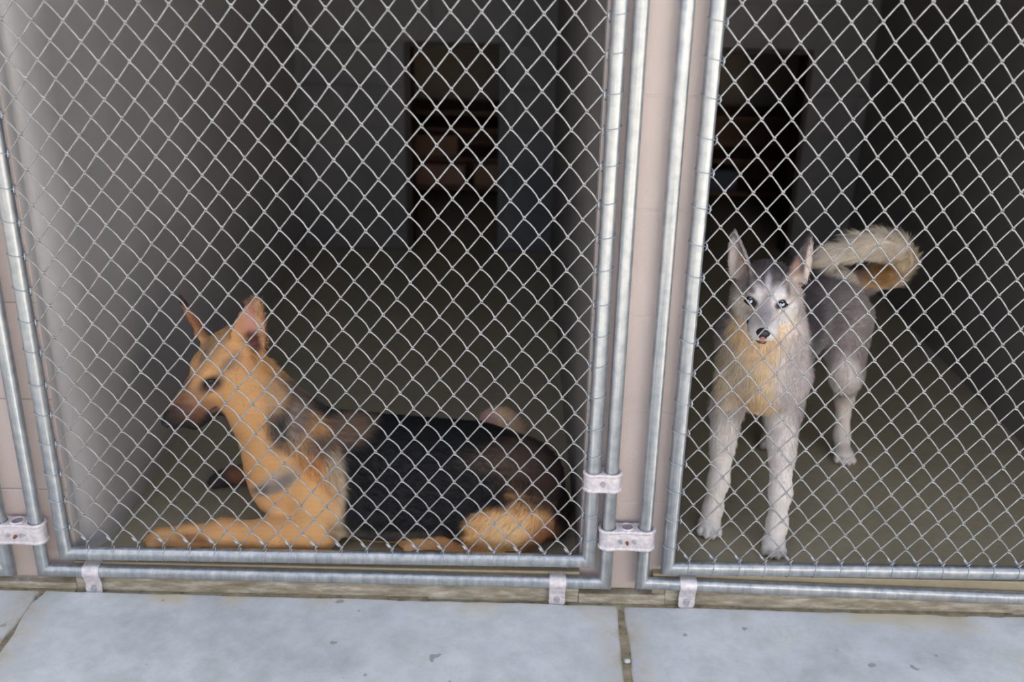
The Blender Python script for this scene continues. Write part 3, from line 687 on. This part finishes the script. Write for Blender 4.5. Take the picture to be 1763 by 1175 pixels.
# ---- grey and white husky
def husky():
    hip = np.array((.63, .19, 0)); t = empty('husky_dog', (.78, .42, 0)); tag(t, 'grey, cream and white husky with pale blue eyes standing behind the right gate', 'dog')
    f = Field((.38, -.03, -.01), (1.30, .92, .95), .0048)
    Rh = frame((-.22, -.97, -.21)); O = np.array((.619, .192, .709))
    h = lambda x, y, z: O+Rh@np.array((x, y, z))
    # trunk
    f.cone((.665, .34, .50), (.86, .58, .535), .118, .098, .04)
    f.ell((.660, .275, .455), (.088, .125, .112), .05)
    f.ell((.915, .635, .525), (.095, .115, .105), .05)
    f.cone(h(0, -.045, -.03), (.655, .31, .55), .070, .108, .05)
    f.ell((.640, .235, .575), (.090, .085, .110), .05)
    # head
    f.ell(O, (.062, .076, .058), .02, Rh)
    for sx in (-1, 1):
        f.ell(h(sx*.050, -.005, -.032), (.036, .048, .042), .03, Rh)
        f.ell(h(sx*.027, .048, .022), (.022, .026, .017), .015, Rh)
        f.ell(h(sx*.017, .112, -.050), (.019, .030, .021), .012, Rh)
        f.cut(h(sx*.0375, .0735, .004), (.0135, .012, .009), .006, Rh)
    f.cone(h(0, .045, -.018), h(0, .128, -.036), .042, .0235, .022)
    f.cone(h(0, .03, -.052), h(0, .112, -.066), .032, .0165, .012)
    f.ear(h(-.054, -.015, .034), h(-.090, -.030, .140), h(-.55, .85, 0)-O, .031, .75)
    f.ear(h(.054, -.015, .034), h(.083, -.030, .144), h(.55, .85, 0)-O, .031, .75)
    # front legs
    legs = []
    for P_, R_ in ((((.592, .285, .44), (.580, .305, .335), (.566, .250, .135), (.556, .238, .060), (.549, .222, .026)), (.054, .040, .0235, .0215, .024)),
                   (((.718, .27, .44), (.724, .285, .34), (.719, .190, .140), (.712, .160, .060), (.704, .138, .026)), (.064, .043, .0245, .022, .025)),
                   (((.965, .625, .47), (.975, .560, .320), (1.035, .715, .175), (1.036, .690, .060), (1.034, .655, .024)), (.085, .041, .024, .020, .022)),
                   (((.86, .70, .47), (.815, .63, .315), (.84, .80, .175), (.832, .775, .060), (.825, .735, .024)), (.085, .050, .024, .020, .022))):
        f.chain(P_, R_, .028); legs.append(P_)
    for pw, dr in (((.5445, .208), (-.12, -1)), ((.6985, .120), (-.12, -1)), ((1.032, .632), (-.1, -1)), ((.822, .712), (-.1, -1))):
        d = np.array(dr+(0,), float); d /= np.linalg.norm(d); s_ = np.array((-d[1], d[0], 0))
        f.ell(np.array(pw+(.022,))-d*.008, (.030, .034, .021), .012)
        for k_, fw in ((-.0255, .004), (-.009, .017), (.009, .017), (.0255, .004)):
            c = np.array(pw+(.014,))+s_*k_+d*(fw+.012); f.ell(c, (.0088, .0165, .0125), .004, np.stack([s_, d, (0, 0, 1)], 1))
    tail = [(.985, .705, .555), (1.045, .71, .560), (1.100, .69, .592), (1.115, .66, .640), (1.085, .63, .682), (1.025, .60, .704), (.950, .57, .705), (.880, .545, .692), (.840, .535, .680)]
    f.chain(tail, (.034, .030, .032, .033, .032, .030, .027, .020, .010), .02)
    f.flow = [(h(0, .15, -.04), h(0, .0, .03), .03), (h(0, .05, .04), (.66, .32, .62), .06), ((.64, .20, .66), (.64, .17, .42), .09), ((.66, .34, .5), (.90, .62, .53), .11),
              (h(-.04, .05, -.03), h(-.10, -.06, -.06), .03), (h(.04, .05, -.03), h(.10, -.06, -.06), .03), (h(-.055, 0, .05), h(-.08, -.02, .14), .015), (h(.055, 0, .05), h(.08, -.02, .14), .015)]
    f.flow += [(P_[i], P_[i+1], .03) for P_ in legs for i in range(4)]+[(tail[i], tail[i+1], .03) for i in range(8)]
    WH = (.78, .71, .66); CR = (.76, .60, .40); GR = (.20, .175, .175); DK = (.085, .075, .08); MID = (.36, .32, .32)
    blobs = [
        ((.80, .50, .60), (.24, .24, .16), GR, .5), ((.93, .62, .56), (.14, .15, .16), (.23, .20, .20), .5), ((.76, .45, .66), (.14, .18, .07), DK, .7), ((.93, .60, .645), (.12, .12, .05), DK, .7),
        ((.79, .34, .50), (.075, .16, .17), (.25, .225, .23), .6), ((.78, .36, .60), (.06, .12, .11), DK, .8),
        ((1.00, .60, .45), (.08, .12, .16), (.33, .29, .28), .5), ((.96, .52, .31), (.045, .06, .09), (.70, .64, .60), .6),
        # chest and throat cream
        ((.615, .14, .50), (.115, .12, .17), CR, .6), ((.60, .16, .60), (.10, .09, .06), (.80, .60, .38), .5), ((.70, .17, .53), (.05, .09, .10), (.72, .64, .58), .8), ((.725, .17, .46), (.06, .10, .14), (.58, .52, .50), .8),
        ((.545, .22, .45), (.06, .10, .11), (.74, .62, .47), .6), ((.615, .16, .38), (.06, .08, .05), (.74, .55, .34), .7),
        ((.755, .30, .36), (.028, .07, .11), (.42, .37, .37), .6),
        # legs white
        ((.56, .24, .12), (.09, .14, .20), (.76, .71, .67), .35), ((.705, .20, .14), (.07, .14, .22), (.76, .71, .67), .35), ((1.03, .68, .10), (.08, .12, .16), WH, .4), ((.83, .77, .12), (.08, .12, .16), (.5, .46, .44), .4),
        # head
        (h(0, -.01, .045), (.085, .095, .058), (.21, .18, .175), .5, Rh), (h(0, .02, .066), (.055, .055, .026), (.14, .12, .12), .9, Rh), (h(-.052, .03, .022), (.02, .05, .03), (.33, .27, .25), .9, Rh), (h(.056, .03, .020), (.02, .05, .03), (.36, .30, .28), .9, Rh),
        (h(-.06, -.01, -.01), (.032, .05, .06), (.50, .42, .38), .7, Rh), (h(.06, -.01, .0), (.032, .05, .06), (.50, .42, .38), .7, Rh),
        (h(0, .06, .02), (.008, .05, .050), (.62, .60, .62), .9, Rh), (h(-.028, .075, .022), (.023, .04, .022), (.66, .62, .61), 1.0, Rh), (h(.029, .075, .022), (.023, .04, .024), (.74, .70, .70), .9, Rh), (h(-.036, .06, .030), (.010, .03, .007), (.20, .17, .17), 1.0, Rh),
        (h(0, .09, .018), (.010, .03, .022), (.40, .35, .34), .7, Rh), (h(-.046, .05, .038), (.010, .03, .010), (.22, .19, .19), .8, Rh), (h(.052, .05, .032), (.010, .03, .010), (.25, .21, .21), .8, Rh),
        (h(-.045, .05, -.035), (.037, .05, .042), (.76, .68, .60), .5, Rh), (h(.045, .05, -.035), (.037, .05, .042), (.78, .73, .71), .5, Rh),
        (h(-.012, .10, -.045), (.034, .06, .030), (.66, .62, .62), .5, Rh), (h(.012, .10, -.04), (.030, .06, .03), (.74, .71, .71), .6, Rh), (h(0, .11, -.010), (.017, .06, .020), (.34, .32, .34), .9, Rh),
        (h(0, .10, -.078), (.03, .05, .018), (.74, .66, .58), .5, Rh),
        (h(-.0375, .078, .003), (.020, .02, .012), (.05, .042, .042), .5, Rh), (h(.0375, .078, .003), (.018, .02, .011), (.05, .042, .042), .5, Rh),
        # ears: pale outer edge, dark back
        (h(-.072, -.02, .10), (.04, .05, .06), (.33, .29, .30), .5, Rh), (h(.072, -.02, .10), (.04, .05, .06), (.10, .085, .09), .5, Rh), (h(-.066, .005, .062), (.012, .03, .03), (.50, .34, .29), .8, Rh), (h(.062, .005, .060), (.012, .03, .026), (.34, .20, .15), .8, Rh),
        (h(.090, .00, .085), (.009, .03, .06), (.70, .58, .50), .6, Rh), (h(-.088, .0, .085), (.012, .03, .06), (.62, .56, .54), .6, Rh),
        # tail
        ((1.03, .62, .70), (.24, .15, .105), (.74, .66, .55), .25), ((1.10, .67, .62), (.06, .10, .08), (.74, .62, .45), .5), ((1.04, .70, .61), (.085, .09, .055), (.56, .33, .13), .6), ((1.00, .70, .59), (.035, .06, .03), (.30, .22, .16), .7), ((1.045, .68, .655), (.022, .05, .022), (.05, .03, .02), .8)]
    def colf(P, n):
        C = paint(P, (.44, .40, .39), blobs)
        return C*(1+.10*wob(P, 160, 1))[:, None]
    def lenf(P):
        q = (P-O)@Rh; L = np.full(len(P), .020)
        L = np.where((P[:, 2] > .36) & (P[:, 1] < .36), .021, L)                       # ruff and chest
        L = np.where((q[:, 1] > -.02) & (q[:, 2] > -.10), .011, L); L = np.where((q[:, 1] > .055) & (q[:, 2] > -.09), .0055, L)
        L = np.where((q[:, 2] > .035) & (np.abs(q[:, 0]) > .035) & (np.abs(q[:, 1]) < .07), .007, L)
        L = np.where((P[:, 2] < .22) & (P[:, 1] < .85), .009, L); L = np.where(P[:, 2] < .05, .006, L)
        tl = (P[:, 0] > .84) & (P[:, 2] > .56+.0*P[:, 0]) & ((P[:, 0] > 1.02) | (P[:, 2] > .665)); L = np.where(tl, .042, L)
        eye = np.minimum(np.linalg.norm(q-np.array((-.0375, .078, .003)), axis=1), np.linalg.norm(q-np.array((.0375, .078, .003)), axis=1)); L = np.where(eye < .015, 0, L)
        L = np.where(np.linalg.norm(q-np.array((0, .150, -.038)), axis=1) < .024, 0, L)
        L = np.where((np.abs(q[:, 2]+.070) < .007) & (q[:, 1] > .07), 0, L)
        return L
    o, V, F, nv, ar = skin('body', f, colf, t)
    fur('fur', V, F, nv, ar, colf, lenf, f, 95000, t, width=.00040, lift=.30, seed=3)
    # eyes: pale blue iris, dark rim
    for sx, px in ((-1, -.0375), (1, .0375)):
        e = h(px, .0705, .0035)
        eye = blob_mesh('eye', e, (.0105, .0105, .0105), Rh, M_EYEW, t)
        d = np.array((0, -2.2, CH))+np.array((.0, 0, 0))-e; d /= np.linalg.norm(d); Re = frame(d)
        for nm, rr, dd, m_ in (('iris', .0078, .0050, M_IRISB), ('pupil', .0026, .0086, M_PUP)):
            b = blob_mesh(nm, e+d*dd, (rr, .0062 if nm == 'iris' else .0034, rr), Re, m_, None, 16); b.parent = eye
        # lids: a dark almond
        top = [h(px+x_, .0790-abs(x_)*.35, .0035+.0086*math.cos(x_/.0135*math.pi/2)) for x_ in np.linspace(-.0135, .0135, 9)]
        bot = [h(px+x_, .0790-abs(x_)*.35, .0035-.0072*math.cos(x_/.0135*math.pi/2)) for x_ in np.linspace(-.0135, .0135, 9)]
        arc('eyelid', top, .0021, M_EYEW, t); arc('eyelid', bot, .0014, M_EYEW, t)
    ns = blob_mesh('nose', h(0, .1475, -.034), (.0165, .013, .0125), Rh, M_NOSE, t)
    for nm, c, r_, m_ in (('nose_pad', h(0, .1545, -.0425), (.0095, .0075, .0062), M_NOSEP), ('nostril', h(-.0068, .1600, -.0385), (.0030, .0030, .0026), M_PUP), ('nostril', h(.0068, .1600, -.0385), (.0030, .0030, .0026), M_PUP)):
        b = blob_mesh(nm, c, r_, Rh, m_, None, 12); b.parent = ns
    arc('lip', [h(-.038, .070, -.052), h(-.028, .098, -.064), h(-.016, .120, -.0700), h(-.006, .135, -.0690), h(.006, .136, -.0690), h(.014, .124, -.0690)], (.0030, .0038, .0038, .0036, .0034, .0018), M_LIP, t)
    arc('lip', [h(-.010, .137, -.0645), h(0, .141, -.0640), h(.011, .135, -.0655)], (.0018, .0036, .0018), M_LIPP, t)
    return t
husky()

# ---- tan and black shepherd
def shepherd():
    t = empty('shepherd_dog', (-.35, .24, 0)); tag(t, 'tan shepherd dog with a black saddle lying behind the left gate', 'dog')
    f = Field((-1.0, -.01, -.015), (.20, .60, .70), .0052)
    Rh = frame((-.17, -.13, -.135), math.radians(1)); O = np.array((-.738, .272, .468)); S = 1.12
    h = lambda x, y, z: O+Rh@np.array((x, y, z))*S
    f.cone((-.50, .25, .160), (-.10, .250, .145), .148, .138, .05); f.ell((-.30, .175, .085), (.27, .115, .088), .05)
    f.ell((-.585, .215, .17), (.112, .125, .150), .05)
    f.ell((.000, .255, .120), (.150, .150, .120), .05)
    f.cone(O+np.array((.040, -.01, -.075)), (-.590, .235, .25), .088, .114, .05)
    f.ell(O, (.068, .086, .064), .02, Rh)
    for sx in (-1, 1):
        f.ell(h(sx*.042, .01, -.03), (.040, .056, .046), .025, Rh); f.ell(h(sx*.028, .052, .020), (.026, .032, .019), .014, Rh)
        f.ell(h(sx*.017, .15, -.035), (.020, .034, .026), .012, Rh); f.cut(h(sx*.040, .070, .000), (.012, .014, .009), .006, Rh)
    f.cone(h(0, .045, -.016), h(0, .178, -.030), .056, .032, .02)
    f.cone(h(0, .02, -.070), h(0, .155, -.068), .046, .027, .018)
    # viewer-side ear (its opening faces the camera) and the far ear
    f.ear((-.672, .235, .502), (-.632, .212, .645), (-.30, -.93, .12), .047, .34, ex=.45)
    f.ear((-.795, .295, .505), (-.862, .315, .622), (-.80, -.45, -.3), .028, .7)
    nf = [(-.505, .150, .21), (-.485, .078, .060), (-.60, .072, .052), (-.735, .082, .048), (-.83, .092, .030), (-.90, .098, .024)]
    f.chain(nf, (.075, .045, .040, .034, .027, .024), .03)
    ff = [(-.60, .33, .12), (-.62, .38, .055), (-.72, .405, .050), (-.82, .405, .026)]; f.chain(ff, (.06, .042, .033, .025), .025)
    hl = [(.02, .13, .090), (-.110, .095, .066)]; f.chain(hl, (.082, .044), .03); f.ell((.020, .128, .095), (.105, .080, .086), .03)
    hf = [(-.03, .085, .028), (-.15, .095, .026), (-.235, .105, .022)]; f.chain(hf, (.026, .023, .022), .012)
    kf = [(.03, .36, .11), (-.03, .455, .190), (.05, .50, .06)]; f.chain(kf, (.070, .040, .03), .03); f.ell((-.015, .455, .178), (.075, .045, .046), .03, frame((1, 0, -.5))[:, [1, 0, 2]])
    tl = [(.10, .33, .07), (.128, .24, .048), (.128, .15, .038)]; f.chain(tl, (.04, .036, .026), .03)
    for pw, dr in (((-.905, .098), (-1, .05)), ((-.825, .405), (-1, 0)), ((-.240, .105), (-1, .05))):
        d = np.array(dr+(0,), float); d /= np.linalg.norm(d); s_ = np.array((-d[1], d[0], 0)); f.ell(np.array(pw+(.022,)), (.034, .027, .020), .012)
        for k_, fw in ((-.023, .006), (-.008, .018), (.008, .018), (.023, .006)):
            f.ell(np.array(pw+(.014,))+s_*k_+d*(fw+.012), (.0085, .0155, .0125), .004, np.stack([s_, d, (0, 0, 1)], 1))
    f.flow = [(h(0, .19, -.03), h(0, .02, .03), .03), (h(0, 0, .03), (-.56, .28, .30), .06), ((-.66, .18, .38), (-.62, .13, .12), .06), ((-.55, .27, .25), (-.40, .26, .20), .1), ((-.5, .26, .16), (.0, .27, .14), .13),
              ((-.53, .13, .26), (-.49, .08, .07), .06), (h(.05, -.03, .05), h(.07, -.04, .15), .02), (h(-.045, -.01, .05), h(-.066, .0, .14), .02), ((.03, .12, .14), (-.05, .07, .04), .06), ((0, .25, .2), (.14, .2, .06), .08)]
    f.flow += [(P_[i], P_[i+1], .03) for P_ in (nf, ff, hf, tl, kf) for i in range(len(P_)-1)]
    TAN = (.56, .31, .13); LT = (.66, .45, .25); OR = (.46, .19, .055); BK = (.009, .009, .010); BR = (.13, .085, .06); GRY = (.17, .155, .145)
    DG = frame((.8, 0, .62))[:, [1, 0, 2]]
    blobs = [
        ((-.25, .27, .19), (.29, .24, .185), BK, .14), ((-.33, .10, .12), (.155, .12, .125), BK, .16), ((-.16, .10, .14), (.17, .14, .13), BK, .16), ((-.02, .28, .20), (.16, .16, .12), BK, .2),
        ((.06, .26, .16), (.13, .20, .10), (.05, .032, .025), .5), ((.12, .22, .07), (.06, .16, .09), (.035, .022, .018), .5), ((-.02, .20, .225), (.13, .07, .035), (.085, .058, .045), .9), ((.08, .16, .15), (.06, .07, .05), (.075, .045, .035), .9),
        # belly line
        ((-.36, .12, .008), (.19, .10, .026), (.60, .44, .26), .5), ((-.30, .10, .060), (.14, .06, .022), (.07, .06, .055), .8),
        # neck: grey-black mane behind the cheek, black nape
        ((-.565, .22, .355), (.048, .12, .105), (.13, .10, .085), .8), ((-.585, .17, .31), (.034, .06, .09), (.07, .058, .05), .9), ((-.60, .19, .40), (.03, .05, .05), (.42, .26, .14), 1.0), ((-.545, .17, .335), (.022, .06, .07), (.25, .19, .15), 1.0), ((-.50, .30, .30), (.07, .10, .06), (.035, .032, .035), .6), ((-.42, .23, .285), (.06, .07, .045), (.20, .135, .095), .9), ((-.54, .20, .27), (.05, .06, .055), (.04, .038, .04), .7), ((-.48, .14, .265), (.05, .05, .04), (.16, .11, .08), .8),
        # shoulder
        ((-.50, .10, .215), (.040, .06, .050), OR, .8), ((-.445, .10, .17), (.028, .07, .10), (.42, .33, .23), .7), ((-.50, .10, .12), (.07, .08, .11), (.58, .33, .14), .6), ((-.44, .11, .05), (.035, .06, .05), (.46, .37, .25), .7),
        ((-.600, .11, .190), (.085, .07, .022), (.36, .28, .20), 1.0, DG), ((-.640, .11, .158), (.055, .07, .014), (.12, .105, .10), .9, DG), ((-.575, .10, .195), (.05, .06, .016), (.20, .165, .14), 1.0, DG),
        ((-.63, .14, .09), (.07, .08, .06), (.62, .37, .17), .8),
        # legs
        ((.01, .07, .075), (.125, .07, .075), (.57, .33, .14), .25), ((.0, .055, .085), (.07, .05, .045), (.68, .46, .24), .9), ((.085, .08, .05), (.05, .07, .06), (.30, .13, .06), .8), ((-.16, .09, .02), (.14, .06, .035), (.46, .22, .09), .3), ((-.235, .10, .02), (.05, .05, .03), (.62, .36, .17), .6),
        ((-.74, .40, .04), (.13, .06, .055), (.22, .10, .06), .4), ((-.84, .40, .02), (.05, .05, .04), (.05, .04, .04), .6), ((-.76, .08, .03), (.20, .05, .055), (.60, .34, .15), .5), ((-.80, .065, .045), (.05, .02, .012), (.30, .14, .06), 1.0),
        ((-.012, .455, .195), (.09, .09, .075), (.60, .43, .28), .25), ((-.06, .44, .20), (.030, .05, .04), (.52, .30, .27), .9),
        # head
        (h(0, 0, 0), (.085, .10, .085), (.56, .31, .135), .3, Rh), (h(.03, .0, -.04), (.05, .06, .05), (.64, .37, .17), .8, Rh), (h(0, .10, -.02), (.05, .09, .06), (.58, .32, .14), .5, Rh),
        (h(.01, .02, .055), (.045, .045, .03), (.40, .24, .12), .8, Rh), (h(.050, .010, .012), (.024, .034, .016), (.24, .16, .10), 1.1, Rh), (h(.012, .04, .05), (.012, .04, .018), (.24, .16, .10), 1.1, Rh),
        (h(0, .155, -.03), (.062, .075, .060), (.13, .062, .042), .9, Rh), (h(0, .185, -.040), (.05, .050, .05), (.022, .018, .018), .8, Rh), (h(0, .11, -.100), (.065, .13, .052), (.020, .016, .016), .5, Rh),
        (h(0, .13, .010), (.016, .06, .016), (.20, .11, .065), .8, Rh), (h(.045, .075, -.002), (.030, .034, .019), (.05, .03, .022), 1.0, Rh), (h(-.055, .05, .0), (.03, .04, .03), (.12, .07, .045), .9, Rh), (h(-.043, .07, .000), (.024, .026, .015), (.045, .03, .022), .6, Rh),
        (h(.055, .00, -.035), (.014, .014, .010), (.72, .46, .24), .9, Rh),
        # ears
        ((-.645, .22, .585), (.06, .06, .07), (.50, .25, .13), .4), ((-.648, .20, .580), (.030, .05, .055), (.54, .27, .20), .6), ((-.655, .21, .530), (.024, .06, .028), (.14, .055, .05), .9), ((-.632, .21, .60), (.010, .05, .06), (.60, .38, .20), .9), ((-.812, .30, .57), (.045, .05, .065), (.30, .13, .07), .4), ((-.845, .31, .612), (.025, .03, .03), (.05, .03, .03), .6)]
    def colf(P, n): return paint(P, TAN, blobs)*(1+.10*wob(P, 150, 1))[:, None]
    def lenf(P):
        q = (P-O)@Rh/S; L = np.full(len(P), .016); L = np.where((P[:, 0] < -.36) & (P[:, 2] > .17), .022, L)
        L = np.where((q[:, 1] > -.03) & (q[:, 2] > -.10), .008, L); L = np.where((q[:, 1] > .06), .005, L); L = np.where((q[:, 2] > .04) & (np.abs(q[:, 0]) > .03) & (np.abs(q[:, 1]) < .09), .006, L)
        L = np.where((P[:, 2] < .09) & (P[:, 0] < -.54), .007, L); L = np.where((P[:, 2] < .05) & (P[:, 0] < -.1), .006, L)
        for sx in (-1, 1): L = np.where(np.linalg.norm(q-np.array((sx*.042, .074, .000)), axis=1) < .014, 0, L)
        L = np.where(np.linalg.norm(q-np.array((0, .205, -.03)), axis=1) < .024, 0, L); return L
    o, V, F, nv, ar = skin('body', f, colf, t)
    fur('fur', V, F, nv, ar, colf, lenf, f, 80000, t, width=.00042, lift=.25, seed=4)
    for sx in (-1, 1):
        e = h(sx*.0385, .0685, .001); eye = blob_mesh('eye', e, (.0105, .0105, .0105), Rh, M_PUP, t)
        d = h(sx*.06, .12, .0)-e; d /= np.linalg.norm(d); b = blob_mesh('iris', e+d*.0048, (.0062, .0062, .0062), frame(d), M_IRISD, None, 16); b.parent = eye
        top = [h(sx*(.0385+.007+x_*.5), .0760-x_*.85, .0015+.0085*math.cos(x_/.0135*math.pi/2)) for x_ in np.linspace(-.0135, .0135, 9)]
        arc('eyelid', top, .0028, M_EYEW, t)
    ns = blob_mesh('nose', h(0, .202, -.025), (.0195, .014, .0135), Rh, M_NOSE, t)
    for sx in (-1, 1):
        b = blob_mesh('nostril', h(sx*.009, .2125, -.027), (.003, .003, .0028), Rh, M_PUP, None, 12); b.parent = ns
    arc('lip', [h(.040, .06, -.066), h(.034, .10, -.062), h(.027, .14, -.060), h(.014, .172, -.054), h(0, .182, -.050)], (.002, .003, .003, .003, .002), M_LIP, t)
    return t
shepherd()
